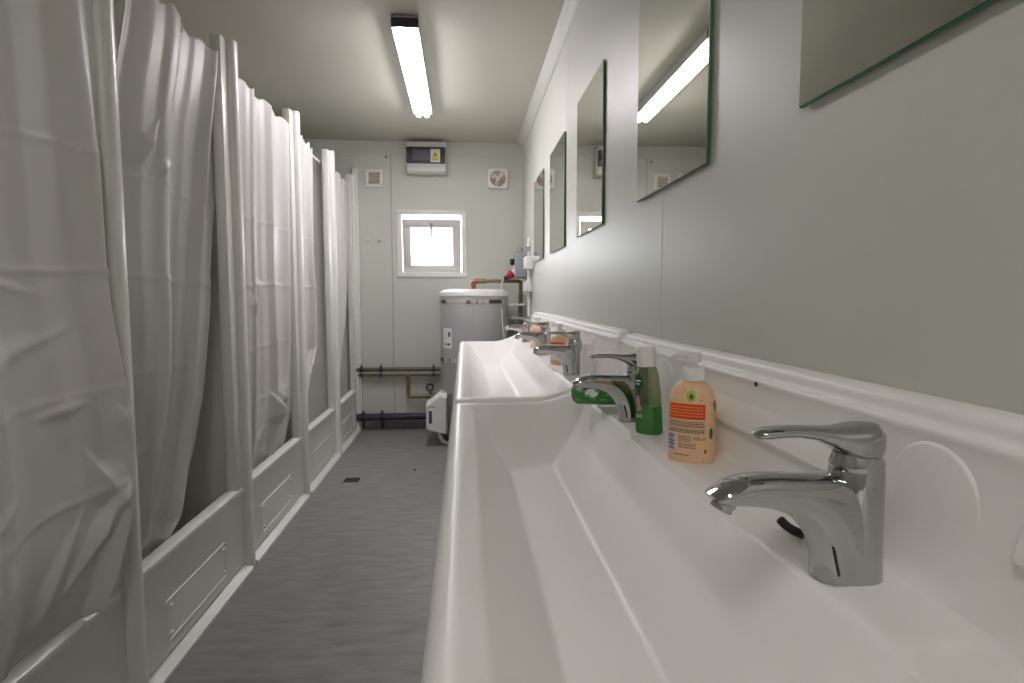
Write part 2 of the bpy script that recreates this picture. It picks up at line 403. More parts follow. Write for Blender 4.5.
# ------------------------------------------------------------------ sinks
SL = 2.005
def sstep(a, b_, x):
    t = min(1, max(0, (x - a) / (b_ - a))); return t * t * (3 - 2 * t)
def smax(vals, k=.0022):
    m = max(vals); return m + k * math.log(sum(math.exp((v - m) / k) for v in vals))
def zrim(X): return .741 + .045 * sstep(.17, .36, X)
MID = [-.196, .476, 1.148]     # not used directly: tap spacing
def sink_mesh():
    b = bmn()
    ys = []
    e = 0
    for a in (0, .0006, .0025, .006, .010, .015, .020, .026, .034, .042, .05, .058): ys.append(a)
    k = 300; 
    for i in range(1, k): ys.append(.058 + (SL - .116) * i / k)
    ys += [SL - a for a in reversed(ys[:12])]
    skirt = [(.03, .545), (.0, .555), (-.016, .59), (-.028, .66), (-.034, .705), (-.035, .722), (-.031, .733), (-.024, .7395), (-.014, .741), (-.004, .7395)]
    NI, ND = 62, 9
    grid = []
    def recess(y):       # soap-dish recesses between the taps
        r = 0
        for c in (.668, 1.340):
            r = max(r, sstep(.235, .215, abs(y - c)))
        return r
    for y in ys:
        e = min(y, SL - y)
        RE = .022; rd = RE - math.sqrt(max(0, RE ** 2 - (RE - min(e, RE)) ** 2))   # rounded end edge
        row = []
        for X, z in skirt: row.append((X, z - rd if z > .7 else z))
        rc = recess(y)
        for i in range(NI + 1):
            X = .004 + (.312 - .004) * i / NI
            zf = .737 - 1.22 * (X - .004)
            if X < .018: zf = max(zf, .7375 - .25 * (X - .004))
            zf2 = .734 - 1.42 * (X - .018) if X >= .018 else zf
            zb = max(.622 + .98 * (X - .188), .695 + 1.42 * (X - .262))
            ze = zrim(X) - .62 * (e - .034) - .0
            floorz = .622 + .008 * max(0, (X - .097) / .09)
            z = smax([floorz, zf2 if X >= .018 else zf, zb, ze])
            top = max(zrim(X) if e < .04 else 0, .741 if X < .02 else 0, .757)
            if e < .034: z = max(z, zrim(X)) ; z = min(z, zrim(X))
            z = min(z, max(.757 if X > .25 else .741, zrim(X) if e < .06 else .741))
            if X > .255 and e >= .06: z = min(z, .757 - .005 * rc)
            row.append((X, z - rd))
        for i in range(1, ND + 1):
            X = .312 + (.386 - .312) * i / ND
            z = max(.757 + .003 * sstep(.312, .33, X) - .006 * rc * sstep(.386, .375, X), zrim(X) * 1.0 if e < .034 else (zrim(X) + (.757 - zrim(X)) * sstep(.034, .09, e)))
            row.append((X, z - rd))
        zb0 = row[-1][1]; zt = .917 - (.035 - math.sqrt(max(0, .035 ** 2 - (.035 - min(e, .035)) ** 2)))
        bd = .004 * math.exp(-((e - .022) / .010) ** 2)
        for zz, X in ((.768, .391), (.778, .3935), (.79, .3955), (.81, .397), (.83, .398), (.85, .399), (.865, .400), (.878, .4005), (.885, .400), (.890, .3985), (.894, .3975), (.8965, .399), (.898, .404), (.8985, .4095), (.900, .4112), (.903, .4118), (.906, .412), (.910, .4125), (.9135, .4145), (.916, .419), (.917, .427), (.917, .4385)):
            q = (zz - .76) / (.917 - .76)
            row.append((X - bd * min(1, q * 3), zb0 + (zt - zb0) * q))
        row.append((.4385, .545))
        grid.append([b.verts.new((X, y, z)) for X, z in row])
    n = len(grid[0])
    for r0, r1 in zip(grid, grid[1:]):
        for i in range(n): b.faces.new((r0[i], r0[(i + 1) % n], r1[(i + 1) % n], r1[i]))
    b.faces.new(grid[0]); b.faces.new(list(reversed(grid[-1])))
    return b
def sink(y0, label, tapsy):
    t = thing('wash_trough', label, 'sink', (0, y0, 0 if y0 < 0 else .004), 0, 'white wash troughs on the right wall')
    obj('basin', sink_mesh(), 'sink', t, smooth=50)
    for c in (.668, 1.340):               # raised soap ledges on the splashback
        b = bmn(); rs = []
        for q in range(41):
            y = c - .237 + .474 * q / 40; d = min(q, 40 - q) * .01185; f = math.sqrt(max(0, 1 - (1 - min(1, d / .012)) ** 2))
            rs.append([V((.402 - .012 * f * fx - .0005, y, .836 + (z - .836) * (.55 + .45 * f))) for z, fx in ((.858, .2), (.852, .34), (.844, .55), (.834, .83), (.826, 1.0), (.8215, 1.0), (.8195, .85), (.8185, .3), (.8185, -.4), (.858, -.4))])
        rings(b, rs); obj('soap_ledge', b, 'sink', t, smooth=35)
    for yy in (.25, 1.75):                         # wall brackets under the basin
        b = bmn(); box(b, (.4235, yy, .40), (.03, .04, .32), .003); box(b, (.25, yy, .536), (.36, .04, .018), .003); box(b, (.30, yy, .45), (.012, .03, .26), .002, rot=Matrix.Rotation(math.radians(-52), 3, 'Y')); obj('wall_bracket', b, 'whitedim', t)
    for yy in tapsy:                               # round pads behind the taps
        b = bmn(); rot = Matrix.Rotation(-PI / 2, 3, 'Y')
        lathe(b, [(.0500, 0), (.0495, .0035), (.0480, .0052), (.0460, .0058), (.001, .0058)], (.4035, yy - y0 - .018, .836), 48, rot=rot); obj('round_pad', b, 'sink', t)
    b = bmn(); lathe(b, [(.0035, 0), (.0035, .002), (.001, .0025)], (.3985, .76 - y0 if y0 < 0 else 1.1, .8905), 12, rot=Matrix.Rotation(-PI / 2, 3, 'Y')); obj('fixing_screw', b, 'drain', t)
    return t
T = [.482, 1.145, 1.817, 2.489, 3.161]
sink(-.522, 'nearest white wash trough with the shampoo bottles on its back deck', [.475, 1.145])
sink(1.489, 'farther white wash trough with three chrome taps, ending beside the boiler', [1.817, 2.489, 3.161])

# ------------------------------------------------------------------ taps
def tap_proto():
    t = thing('mixer_tap', '', 'tap')
    def ell(c, ax, hw, hn, n=28, ex=2.2):
        """ring: centre c (u,z), in-plane half length hn along ax, half width hw along y"""
        r = []
        for k in range(n):
            a = 2 * PI * k / n; ca, sa = math.cos(a), math.sin(a); kk = (abs(ca) ** ex + abs(sa) ** ex) ** (-1 / ex)
            r.append(V((-(c[0] + ax[0] * hn * ca * kk), hw * sa * kk, c[1] + ax[1] * hn * ca * kk)))
        return r
    b = bmn()
    # upright barrel at the back
    lathe(b, [(.0225, 0), (.0240, .001), (.0240, .004), (.0232, .03), (.0225, .07), (.0222, .098), (.0205, .103), (.0185, .1045), (.001, .1045)], (0, 0, 0), 40)
    # arched spout sweeping up out of the base: lower and upper outline in (u, z)
    low = [(.038, .0), (.038, .012), (.041, .026), (.046, .038), (.053, .048), (.062, .0565), (.074, .0625), (.088, .0665), (.102, .0685), (.114, .0695), (.126, .0705), (.1345, .0745)]
    up = [(-.020, .0), (-.020, .022), (-.019, .045), (-.014, .068), (-.002, .084), (.018, .0925), (.040, .0945), (.062, .0955), (.084, .0965), (.106, .0950), (.124, .0885), (.1375, .0795)]
    wid = [.0232, .0228, .0222, .0218, .0214, .0208, .0202, .0196, .019, .0182, .0168, .013]
    rs = []
    for (u0, z0), (u1, z1), w in zip(low, up, wid):
        c = ((u0 + u1) / 2, (z0 + z1) / 2); d = V((u1 - u0, z1 - z0)); h = d.length / 2; d.normalize()
        rs.append(ell(c, d, w, h, ex=2.3))
    # smooth in between
    L = []
    for i in range(len(rs) - 1):
        a = rs[max(i - 1, 0)]; p = rs[i]; q = rs[i + 1]; d = rs[min(i + 2, len(rs) - 1)]
        for s in range(4):
            tt = s / 4; L.append([.5 * ((2 * p[k]) + (q[k] - a[k]) * tt + (2 * a[k] - 5 * p[k] + 4 * q[k] - d[k]) * tt * tt + (3 * p[k] - a[k] - 3 * q[k] + d[k]) * tt ** 3) for k in range(len(p))])
    L.append(rs[-1]); rings(b, L)
    obj('spout_body', b, 'chrome', t, smooth=55)
    # aerator under the tip
    b = bmn(); rot = Matrix.Rotation(math.radians(28), 3, 'Y')
    lathe(b, [(.001, .012), (.0105, .012), (.0108, -.004), (.0098, -.0055), (.0098, -.0095), (.0088, -.0105), (.001, -.010)], (-.1225, 0, .0745), 28, rot=rot); obj('aerator', b, 'chrome', t)
    # bright neck ring and cartridge dome
    b = bmn(); lathe(b, [(.021, .0), (.0222, .002), (.0222, .0065), (.0200, .011), (.0185, .016), (.001, .017)], (0, 0, .0985), 36, rot=Matrix.Rotation(math.radians(-6), 3, 'Y')); obj('neck_ring', b, 'chrome', t)
    # lever: flat-topped cap with a long thin blade
    b = bmn()
    secs = [(-.0135, .126, .013, .011), (-.0120, .1235, .0195, .0160), (-.006, .1225, .0235, .0175), (.006, .1225, .0230, .0165), (.018, .1245, .0200, .0125), (.030, .128, .0165, .0085), (.045, .1315, .0140, .0058),
            (.060, .1330, .0125, .0048), (.075, .1330, .0122, .0046), (.088, .1320, .0115, .0044), (.096, .1310, .0085, .0036), (.099, .1305, .004, .0018)]
    rs = [ell((u, z), V((0, 1)), w, h, n=24, ex=2.6) for u, z, w, h in secs]
    rings(b, rs); lv = obj('lever', b, 'chrome', t, smooth=50)
    # hot and cold mark: small slot in the front of the base
    b = bmn(); box(b, (-.030, -.0195, .021), (.0025, .003, .026), .001, 1, rot=Matrix.Rotation(math.radians(-14), 3, 'Y')); obj('overflow_slot', b, 'black', t)
    return t
tp = tap_proto()
TL = ['nearest large chrome mixer tap with dull water spots at the front',
      'chrome mixer tap beside the green shampoo bottle, second from the camera',
      'chrome mixer tap at the near end of the farther trough, white bottle beside it',
      'chrome mixer tap in the middle of the farther trough between two peach bottles',
      'farthest chrome mixer tap, at the boiler end of the wash troughs']
for k in range(5):
    o = tp if k == 0 else copy_tree(tp)
    o.location = (.348, T[k], .7595 if k < 2 else .7635); o.rotation_euler = (0, 0, math.radians((2, 3, 1, -2, 2)[k]))
    tag(o, TL[k], 'tap', 'chrome mixer taps on the wash troughs')
# small black plug left lying behind the nearest tap
b = bmn(); tube(b, bez([(.330, .574, .776), (.335, .568, .770), (.342, .562, .766), (.348, .556, .765)], 4), [.003] + [.0048] * 10 + [.0058, .003], 10)
tag(obj('stopper_clip', b, 'black'), 'small black rubber stopper lying on the deck behind the nearest tap', 'stopper')

# ------------------------------------------------------------------ bottles
def supr(a, sx, sy, ex):
    ca, sa = math.cos(a), math.sin(a); k = (abs(ca) ** ex + abs(sa) ** ex) ** (-1 / ex)
    return V((sx * ca * k, sy * sa * k, 0))
def patch(b, surf, a0, a1, z0, z1, off, na=10, nz=2):
    """a curved patch lying on a bottle surface; surf(a, z) -> point, a measured from the front (-y)"""
    g = [[b.verts.new(surf(a0 + (a1 - a0) * i / na, z0 + (z1 - z0) * j / nz, off)) for i in range(na + 1)] for j in range(nz + 1)]
    for r0, r1 in zip(g, g[1:]):
        for i in range(na): b.faces.new((r0[i], r0[i + 1], r1[i + 1], r1[i]))
def disc_patch(b, surf, ac, zc, ra, rz, off, n=16, tilt=0):
    def P(f, k):
        a = 2 * PI * k / n; x, z = ra * f * math.cos(a), rz * f * math.sin(a)
        return surf(ac + x * math.cos(tilt) - z * (ra / rz) * math.sin(tilt), zc + z * math.cos(tilt) + x * (rz / ra) * math.sin(tilt), off)
    c = b.verts.new(surf(ac, zc, off)); r = [b.verts.new(P(1, k)) for k in range(n)]
    for k in range(n): b.faces.new((c, r[k], r[(k + 1) % n]))
def words(b, surf, a0, a1, z, h, off, rnd):
    a = a0
    while a < a1 - .02:
        w = min(rnd.uniform(.05, .16), a1 - a); patch(b, surf, a, a + w, z, z + h, off, 3, 1); a += w + .022
def text_on(b, surf, s, ac, zc, size, rad, off):
    cu = bpy.data.curves.new('txt', 'FONT'); cu.body = s; cu.size = size; cu.align_x = 'CENTER'; cu.align_y = 'CENTER'; cu.resolution_u = 2
    o = bpy.data.objects.new('txt', cu); COL.objects.link(o)
    bpy.context.view_layer.update()
    me = bpy.data.meshes.new_from_object(o.evaluated_get(bpy.context.evaluated_depsgraph_get()))
    vs = [b.verts.new(surf(ac + v.co.x / rad, zc + v.co.y, off)) for v in me.vertices]
    for p in me.polygons:
        try: b.faces.new([vs[i] for i in p.vertices])
        except ValueError: pass
    bpy.data.objects.remove(o); bpy.data.curves.remove(cu); bpy.data.meshes.remove(me)
BP = [(.030, .0), (.0345, .0015), (.0362, .005), (.0365, .02), (.0365, .066), (.0362, .078), (.0352, .087), (.0330, .095), (.0295, .102), (.0245, .1075), (.0185, .1115), (.0145, .1135), (.0135, .1150)]
def brad(z):
    for (r0, z0), (r1, z1) in zip(BP, BP[1:]):
        if z <= z1: return r0 + (r1 - r0) * (z - z0) / max(1e-6, z1 - z0)
    return BP[-1][0]
SY = .78
def soap_bottle(label, loc, rz, detail=True, group=None):
    t = thing('soap_dispenser', label, 'soap bottle', loc, rz, group)
    def surf(a, z, off=0):
        r = brad(z); p = supr(a - PI / 2, r, r * SY, 2.5); n = V((p.x / 1, p.y / SY ** 2, 0)).normalized(); q = p + n * off; q.z = z; return q
    b = bmn(); lathe(b, BP + [(.001, .115)], n=56, sy=SY, exp=2.5); obj('body', b, 'peach', t)
    b = bmn(); lathe(b, [(.0155, .1125), (.0172, .1135), (.0172, .1295), (.0160, .131), (.001, .131)], n=36); obj('collar', b, 'white', t)
    b = bmn(); lathe(b, [(.0065, .130), (.0065, .138), (.0115, .139), (.0118, .149), (.0105, .1515), (.001, .152)], n=28)
    rs = []
    for x, z, w, h in ((.008, .1465, .0085, .0050), (.0, .1465, .0095, .0052), (-.012, .1468, .0080, .0045), (-.024, .1460, .0062, .0036), (-.033, .1438, .0050, .0030), (-.0365, .1415, .0042, .0026)):
        rs.append([V((x, w * math.cos(2 * PI * k / 14), z + h * math.sin(2 * PI * k / 14))) for k in range(14)])
    rings(b, rs); ph = obj('pump_head', b, 'white', t, smooth=50)
    if detail:
        rnd = random.Random(9)
        b = bmn(); patch(b, surf, -.92, .62, .0625, .0835, .0004, 24, 3); lab = obj('red_label', b, 'labelred', t)
        b = bmn()
        for z in (.0785, .0745, .0705, .0665): words(b, surf, -.86, .52, z, .0014, .0008, rnd)
        obj('label_lettering', b, 'labelyel', lab)
        b = bmn()
        for z in (.0585, .0562, .0540, .0518, .0478, .0458, .0438): words(b, surf, -.90, .60, z, .0010, .0004, rnd)
        for z in (.0385, .0362, .0339, .0316, .0280, .0255, .0230): words(b, surf, -.42, .08 + .2 * (z < .029), z, .0009, .0004, rnd)
        words(b, surf, -.62, .02, .0125, .0013, .0004, rnd)
        text_on(b, surf, '500 ml', .42, .0365, .0068, .036, .0004)
        obj('small_print', b, 'ink', t)
        b = bmn(); patch(b, surf, -.93, -.55, .0185, .0425, .0004, 8, 2); bc = obj('barcode', b, 'paper', t)
        b = bmn(); z = .0195
        while z < .041:
            h = rnd.choice((.0007, .0012, .0019)); patch(b, surf, -.90, -.58, z, z + h, .0009, 6, 1); z += h + .0008
        obj('barcode_bars', b, 'blueink', bc)
        b = bmn(); disc_patch(b, surf, .05, .0945, .20, .0082, .0005, 20, .3); av = obj('avocado_print', b, 'avocado', t)
        b = bmn(); disc_patch(b, surf, .06, .0935, .085, .0036, .0010); obj('avocado_stone', b, 'avodark', av)
        for a, z, r in ((-.35, .1035, .03), (-.25, .1010, .028), (-.33, .0985, .026), (-.42, .1000, .026), (-.35, .0915, .02), (.46, .0890, .028), (.52, .0955, .02), (-.7, .088, .022), (.80, .0550, .024), (.62, .0180, .03), (.88, .0300, .02), (.56, .0060, .028), (-.80, .0095, .03), (-.88, .0120, .03), (.95, .085, .03), (.9, .07, .024), (.3, .012, .016), (-.5, .0875, .016)):
            b = bmn(); disc_patch(b, surf, a, z, r, r * .034, .0005, 10); obj('printed_fruit', b, 'dot', t)
        for a, z, ra, rz, tl in ((.90, .044, .10, .008, -.3), (1.15, .082, .10, .007, 0), (.66, .020, .05, .0028, 0)):
            b = bmn(); disc_patch(b, surf, a, z, ra, rz, .0005, 14, tl); obj('printed_leaf', b, 'avodark', t)
    else:
        b = bmn(); patch(b, surf, -1.0, .7, .055, .085, .0004, 20, 3); obj('red_label', b, 'labelred', t)
        b = bmn(); patch(b, surf, -.9, .6, .02, .05, .0004, 20, 3); obj('pale_label', b, 'paper', t)
    return t
ZD = .7585
SG = 'peach soap dispensers along the troughs'
soap_bottle('peach pump soap bottle with red label and avocado print on the near trough', (.352, .868, ZD - .004), math.radians(-30), True, SG).scale = (1, 1, 1.12)
soap_bottle('peach soap bottle behind the tap at the near end of the farther trough', (.350, 2.12, ZD + .001), math.radians(-30), False, SG)
soap_bottle('peach soap bottle nearest the boiler, behind the middle tap of the farther trough', (.352, 2.80, ZD + .001), math.radians(-30), False, SG)

GP = [(.0185, 0), (.0215, .002), (.0228, .006), (.0226, .04), (.0215, .08), (.0200, .105), (.0182, .116), (.0150, .123), (.0115, .126), (.0115, .130)]
def green_bottle(name, label, parent_loc, rot, fill, leafy):
    t = thing(name, label, 'shampoo bottle', parent_loc); t.rotation_euler = rot
    def gr(z):
        for (r0, z0), (r1, z1) in zip(GP, GP[1:]):
            if z <= z1: return r0 + (r1 - r0) * (z - z0) / max(1e-6, z1 - z0)
        return GP[-1][0]
    def surf(a, z, off=0):
        r = gr(z); p = supr(a - PI / 2, r * 1.08, r * .86, 2.2); n = p.normalized(); q = p + n * off; q.z = z; return q
    b = bmn(); lathe(b, GP, n=40, sx=1.08, sy=.86, exp=2.2); obj('body', b, 'clearplastic', t)
    inner = [(max(.001, r - .0012), z + .001) for r, z in GP if z < fill]; inner = inner + [(gr(fill) - .0012, fill), (.001, fill)]
    b = bmn(); lathe(b, inner, n=40, sx=1.08, sy=.86, exp=2.2); obj('gel', b, 'liquid', t)
    b = bmn(); lathe(b, [(.0158, .1235), (.0170, .1245), (.0172, .154), (.0162, .1585), (.0145, .160), (.001, .160)], n=36, sx=1.0); obj('cap', b, 'white', t)
    if leafy:
        b = bmn(); disc_patch(b, surf, -.45, .096, .42, .0135, .0006, 24); lb = obj('oval_label', b, 'dkgreen', t)
        b = bmn(); rnd = random.Random(5)
        words(b, surf, -.72, -.2, .0975, .0028, .0011, rnd); words(b, surf, -.66, -.25, .0925, .0018, .0011, rnd); obj('label_lettering', b, 'paper', lb)
        b = bmn(); disc_patch(b, surf, -.62, .116, .2, .006, .0006, 12, .6); obj('leaf_print', b, 'leaf', t)
        b = bmn(); disc_patch(b, surf, -.48, .062, .18, .012, .0006, 14, .4); disc_patch(b, surf, -.40, .05, .22, .006, .0006, 12, -.5); obj('flower_print', b, 'pink', t)
        b = bmn()
        for z in (.0335, .0365): words(b, surf, -.75, -.15, z, .0014, .0006, rnd)
        obj('small_print', b, 'paper', t)
    else:
        b = bmn(); disc_patch(b, surf, -1.75, .058, .36, .017, .0006, 24); lb = obj('pale_label', b, 'paper', t)
        b = bmn()
        for k in range(7): disc_patch(b, surf, -1.55 + .40 * math.cos(k * 2.4), .022 + .013 * k, .10, .009, .0012, 10, k * 1.1)
        obj('leaf_print', b, 'leaf', t)
    return t
green_bottle('shampoo_bottle', 'standing green shampoo bottle with a white cap beside the second tap', (.342, 1.045, ZD - .0045), (0, math.radians(-3.5), math.radians(-40)), .052, True).scale = (1.03, 1.03, 1.03)
green_bottle('shampoo_bottle', 'green gel bottle lying on its side behind the second tap', (.264, 1.335, .786), (math.radians(86), 0, math.radians(44)), .121, False).scale = (1.35, 1.35, 1.02)
# white bottle standing at the near end of the far trough
t = thing('lotion_bottle', 'plain white squeeze bottle standing at the near end of the farther trough', 'lotion bottle', (.352, 1.655, ZD + .001), math.radians(-20))
b = bmn(); lathe(b, [(.0195, 0), (.0205, .004), (.0200, .05), (.0190, .092), (.0160, .097), (.001, .097)], n=32, sy=.85); obj('body', b, 'white', t)
b = bmn(); lathe(b, [(.0140, .094), (.0140, .114), (.012, .117), (.001, .117)], n=24); obj('cap', b, 'white', t)

# ------------------------------------------------------------------ mirrors
def mirror(y0, y1, z0, z1, label):
    t = thing('wall_mirror', label, 'mirror', (XR, (y0 + y1) / 2, (z0 + z1) / 2), 0, 'frameless mirrors above the troughs')
    hy, hz = (y1 - y0) / 2, (z1 - z0) / 2
    b = bmn(); box(b, (-.0060, 0, 0), (.005, 2 * hy, 2 * hz), .0006, 1); obj('glass_edge', b, 'glassedge', t)
    b = bmn(); box(b, (-.0090, 0, 0), (.0008, 2 * hy - .0025, 2 * hz - .0025)); obj('reflecting_face', b, 'mirror', t)
    for s in (-1, 1):
        for q in (-1, 1):
            b = bmn(); box(b, (-.002, s * (hy - .07), q * (hz - .06)), (.003, .03, .03), .0005, 1); obj('fixing_pad', b, 'white', t)
    return t
mirror(.337, .737, 1.252, 1.755, 'mirror nearest the camera, only its lower edge in view, reflecting plain ceiling')
mirror(1.026, 1.449, 1.247, 1.750, 'second mirror from the camera, reflecting the lit ceiling lamp')
mirror(1.823, 2.240, 1.239, 1.742, 'third mirror from the camera, reflecting the fuse box and window')
mirror(2.528, 2.955, 1.229, 1.720, 'fourth mirror from the camera, between the window reflection and the last mirror')
mirror(3.216, 3.640, 1.226, 1.712, 'farthest narrow-looking mirror, next to the white conduit box')

# ------------------------------------------------------------------ end wall fittings
# ventilation grille
p0, p1 = at(365, 169, 1, YE - .02), at(382.5, 187, 1, YE - .02)
c = (p0 + p1) / 2
t = thing('vent_grille', 'small white louvred vent high on the end wall, above two hooks', 'vent', (c.x, YE, c.z))
hw, hh = (p1.x - p0.x) / 2, (p0.z - p1.z) / 2
b = bmn(); frame_bm(b, -hw, hw, -hh, hh, .022, -.022, 0, .004); obj('frame', b, 'white', t)
b = bmn(); box(b, (0, -.003, 0), (2 * hw - .04, .005, 2 * hh - .04)); obj('back_plate', b, 'ventorange', t)
for k in range(5):
    b = bmn(); box(b, (0, -.012, -hh + .03 + (2 * hh - .06) * k / 4), (2 * hw - .045, .012, .004), .001, 1, rot=Matrix.Rotation(math.radians(35), 3, 'X')); obj('louvre', b, 'whitedim', t)
# extractor fan
p0, p1 = at(488, 168, 1, YE - .03), at(508, 188.5, 1, YE - .03); c = (p0 + p1) / 2; hw = (p1.x - p0.x) / 2
t = thing('extractor_fan', 'square white extractor fan with round grille, high right of the window', 'fan', (c.x, YE, c.z))
b = bmn(); n4 = 40
def sq(r, ex, y): return [V((*(supr(2 * PI * k / n4, r, r, ex).xy), 0)) for k in range(n4)]
rs = []
for r, ex, y in ((hw, 12, 0), (hw, 12, -.022), (hw * .96, 12, -.028), (hw * .80, 2, -.030), (hw * .77, 2, -.026), (hw * .76, 2, -.012)):
    rs.append([V((q.x, y, q.y)) for q in sq(r, ex, y)])
rings(b, rs); obj('housing', b, 'white', t)
b = bmn(); rx = Matrix.Rotation(PI / 2, 3, 'X')
lathe(b, [(hw * .74, .0125), (.001, .0128)], (0, 0, 0), 32, rot=rx); obj('dark_opening', b, 'fanred', t)
b = bmn(); lathe(b, [(hw * .22, .013), (hw * .22, .026), (hw * .16, .030), (.001, .030)], (0, 0, 0), 20, rot=rx); obj('hub', b, 'whitedim', t)
for k in range(7):
    a = 2 * PI * k / 7
    b = bmn(); rs = []
    for f, w, tw in ((.2, .010, .5), (.45, .017, .4), (.68, .020, .3)):
        cx, cz = hw * f * math.cos(a), hw * f * math.sin(a); tx, tz = -math.sin(a), math.cos(a)
        rs.append([V((cx + tx * w * s, -.019 + s * w * tw + dy, cz + tz * w * s)) for s, dy in ((-1, 0), (1, 0), (1, .002), (-1, .002))])
    rings(b, rs); obj('blade', b, 'whitedim' if k % 2 else 'ventorange', t)
# fuse box
p0, p1 = at(406, 141, 1, YE - .1), at(446, 172.5, 1, YE - .1); c = (p0 + p1) / 2; hw, hh = (p1.x - p0.x) / 2, (p0.z - p1.z) / 2
t = thing('fuse_box', 'grey and white fuse box with dark window and yellow warning sticker above the window', 'fuse box', (c.x, YE, c.z))
b = bmn(); box(b, (0, -.05, 0), (2 * hw, .098, 2 * hh), .008, 3); obj('body', b, 'whitedim', t)
zt, zb_ = hh * .64, -hh * .44
b = bmn(); box(b, (0, -.103, (zt + zb_) / 2), (2 * hw * .97, .016, zt - zb_), .006, 3); lid = obj('smoked_lid', b, 'darkgrey', t)
b = bmn(); box(b, (-hw * .22, -.1118, (zt + zb_) / 2), (hw * .95, .002, (zt - zb_) * .62), .001, 1); obj('lid_window', b, 'grille', lid)
for k in (0, 1):
    b = bmn(); box(b, (-hw * .90, -.110, zt - .018 if k else zb_ + .018), (.026, .012, .024), .003); obj('hinge', b, 'black', lid)
b = bmn(); box(b, (hw * .84, -.110, (zt + zb_) / 2), (.028, .014, .030), .004); obj('latch', b, 'black', lid)
b = bmn(); box(b, (hw * .47, -.1122, (zt + zb_) / 2 - .004), (hw * .48, .0015, (zt - zb_) * .80), .0005, 1); st = obj('warning_sticker', b, 'paper', lid)
b = bmn(); X0, Y0, Z00 = hw * .47, -.1134, (zt + zb_) / 2
rings(b, [[V((X0 - .026, y, Z00 - .014)), V((X0 + .026, y, Z00 - .014)), V((X0, y, Z00 + .032))] for y in (Y0, Y0 - .0006)]); tri = obj('warning_triangle', b, 'yellow', st, None)
b = bmn(); box(b, (X0, Y0 - .001, Z00 + .002), (.006, .0006, .022)); obj('triangle_mark', b, 'ink', st)
b = bmn(); box(b, (X0, Y0 - .0002, Z00 - .028), (.05, .0008, .018)); obj('yellow_band', b, 'yellow', st)
b = bmn(); box(b, (0, -.102, -hh * .80), (2 * hw * .97, .008, hh * .22), .003); obj('lower_cover', b, 'white', t)
# hooks and a screw plug
for px, w in ((368, 'left of the pair'), (380, 'right of the pair')):
    p = at(px, 240, 1, YE)
    b = bmn(); lathe(b, [(.014, 0), (.014, .005), (.007, .007), (.006, .022), (.009, .028), (.006, .031), (.001, .031)], (p.x, YE, p.z), 20, rot=rx)
    tag(obj('wall_hook', b, 'white'), 'small white round hook on the end wall, %s' % w, 'hook', 'white hooks on the end wall')
p = at(386, 157, 1, YE); b = bmn(); lathe(b, [(.010, 0), (.010, .004), (.006, .009), (.001, .010)], (p.x, YE, p.z), 16, rot=rx)
tag(obj('wall_plug', b, 'grey'), 'tiny grey stud on the end wall between the vent and fuse box', 'stud')

# pipes on the end wall
def pipe_clip(parent, x, y, z, r, h=.0):
    b = bmn(); tube(b, [(x - .012, y, z), (x + .012, y, z)], r + .005, 16); box(b, (x, (y + YE) / 2, z), (.016, YE - y, .014), .002)
    if h: box(b, (x, y + .01, z + h / 2), (.014, .012, h), .002)
    return obj('pipe_clip', b, 'black', parent)
pz = at(400, 369.2, 1, 4.42).z; pz2 = at(400, 374.8, 1, 4.42).z
t = thing('heating_pipe', 'upper of two brown pipes running along the end wall into the boiler', 'pipe', (-.8, 4.415, pz))
b = bmn(); tube(b, [(-.02, 0, 0), (.68, 0, 0)], .0165, 14); obj('tube', b, 'pipe', t)
for x in (.02, .165, .56):
    b = bmn(); tube(b, [(x - .012, 0, 0), (x + .012, 0, 0)], .019, 16); box(b, (x, .028, 0), (.016, .055, .014), .002); box(b, (x, .0, .026), (.012, .012, .022), .002); obj('pipe_clip', b, 'black', t)
t = thing('heating_pipe', 'lower brown pipe on the end wall with a branch dropping to the gauge', 'pipe', (-.8, 4.415, pz2))
b = bmn(); tube(b, [(-.02, 0, 0), (.68, 0, 0)], .0105, 14); obj('tube', b, 'pipe', t)
bx = at(408.5, 385, 1, 4.42).x + .8; bz = at(408, 396.5, 1, 4.42).z - pz2; ex = at(436, 396, 1, 4.42).x + .8
b = bmn(); tube(b, bez([(bx, 0, 0), (bx, 0, bz * .5), (bx, 0, bz + .02), (bx + .006, 0, bz + .006), (bx + .02, 0, bz), (bx + .1, 0, bz), (ex, 0, bz)], 5), .0145, 12); obj('branch', b, 'brass', t)
b = bmn(); tube(b, [(bx - .018, 0, 0), (bx + .018, 0, 0)], .015, 14); tube(b, [(bx, 0, -.018), (bx, 0, 0)], .015, 14); obj('tee_fitting', b, 'brass', t)
b = bmn(); tube(b, [(bx + .045, 0, bz), (bx + .07, 0, bz)], .016, 8); tube(b, [(ex - .045, 0, bz), (ex, 0, bz)], .017, 8); obj('union_nut', b, 'brass', t)
gx = at(430, 386, 1, 4.42).x + .8
b = bmn(); tube(b, [(gx, 0, bz), (gx, 0, bz + .045)], .010, 12); obj('valve_stem', b, 'brass', t)
b = bmn(); lathe(b, [(.001, 0), (.028, 0), (.031, .003), (.031, .017), (.028, .020), (.024, .018), (.001, .018)], (gx, .01, bz + .07), 28, rot=rx); gg = obj('pressure_gauge', b, 'drain', t)
b = bmn(); lathe(b, [(.019, .0), (.001, .0008)], (gx, -.0085, bz + .07), 24, rot=rx); obj('gauge_dial', b, 'grey', gg)
for x in (.02, .165, .56):
    b = bmn(); tube(b, [(x - .010, 0, 0), (x + .010, 0, 0)], .0145, 16); box(b, (x, .028, 0), (.014, .055, .012), .002); obj('pipe_clip', b, 'black', t)
dz = at(400, 416.5, 1, 4.41).z
t = thing('drain_pipe', 'thick dark drain pipe along the foot of the end wall', 'pipe', (-.8, 4.405, dz))
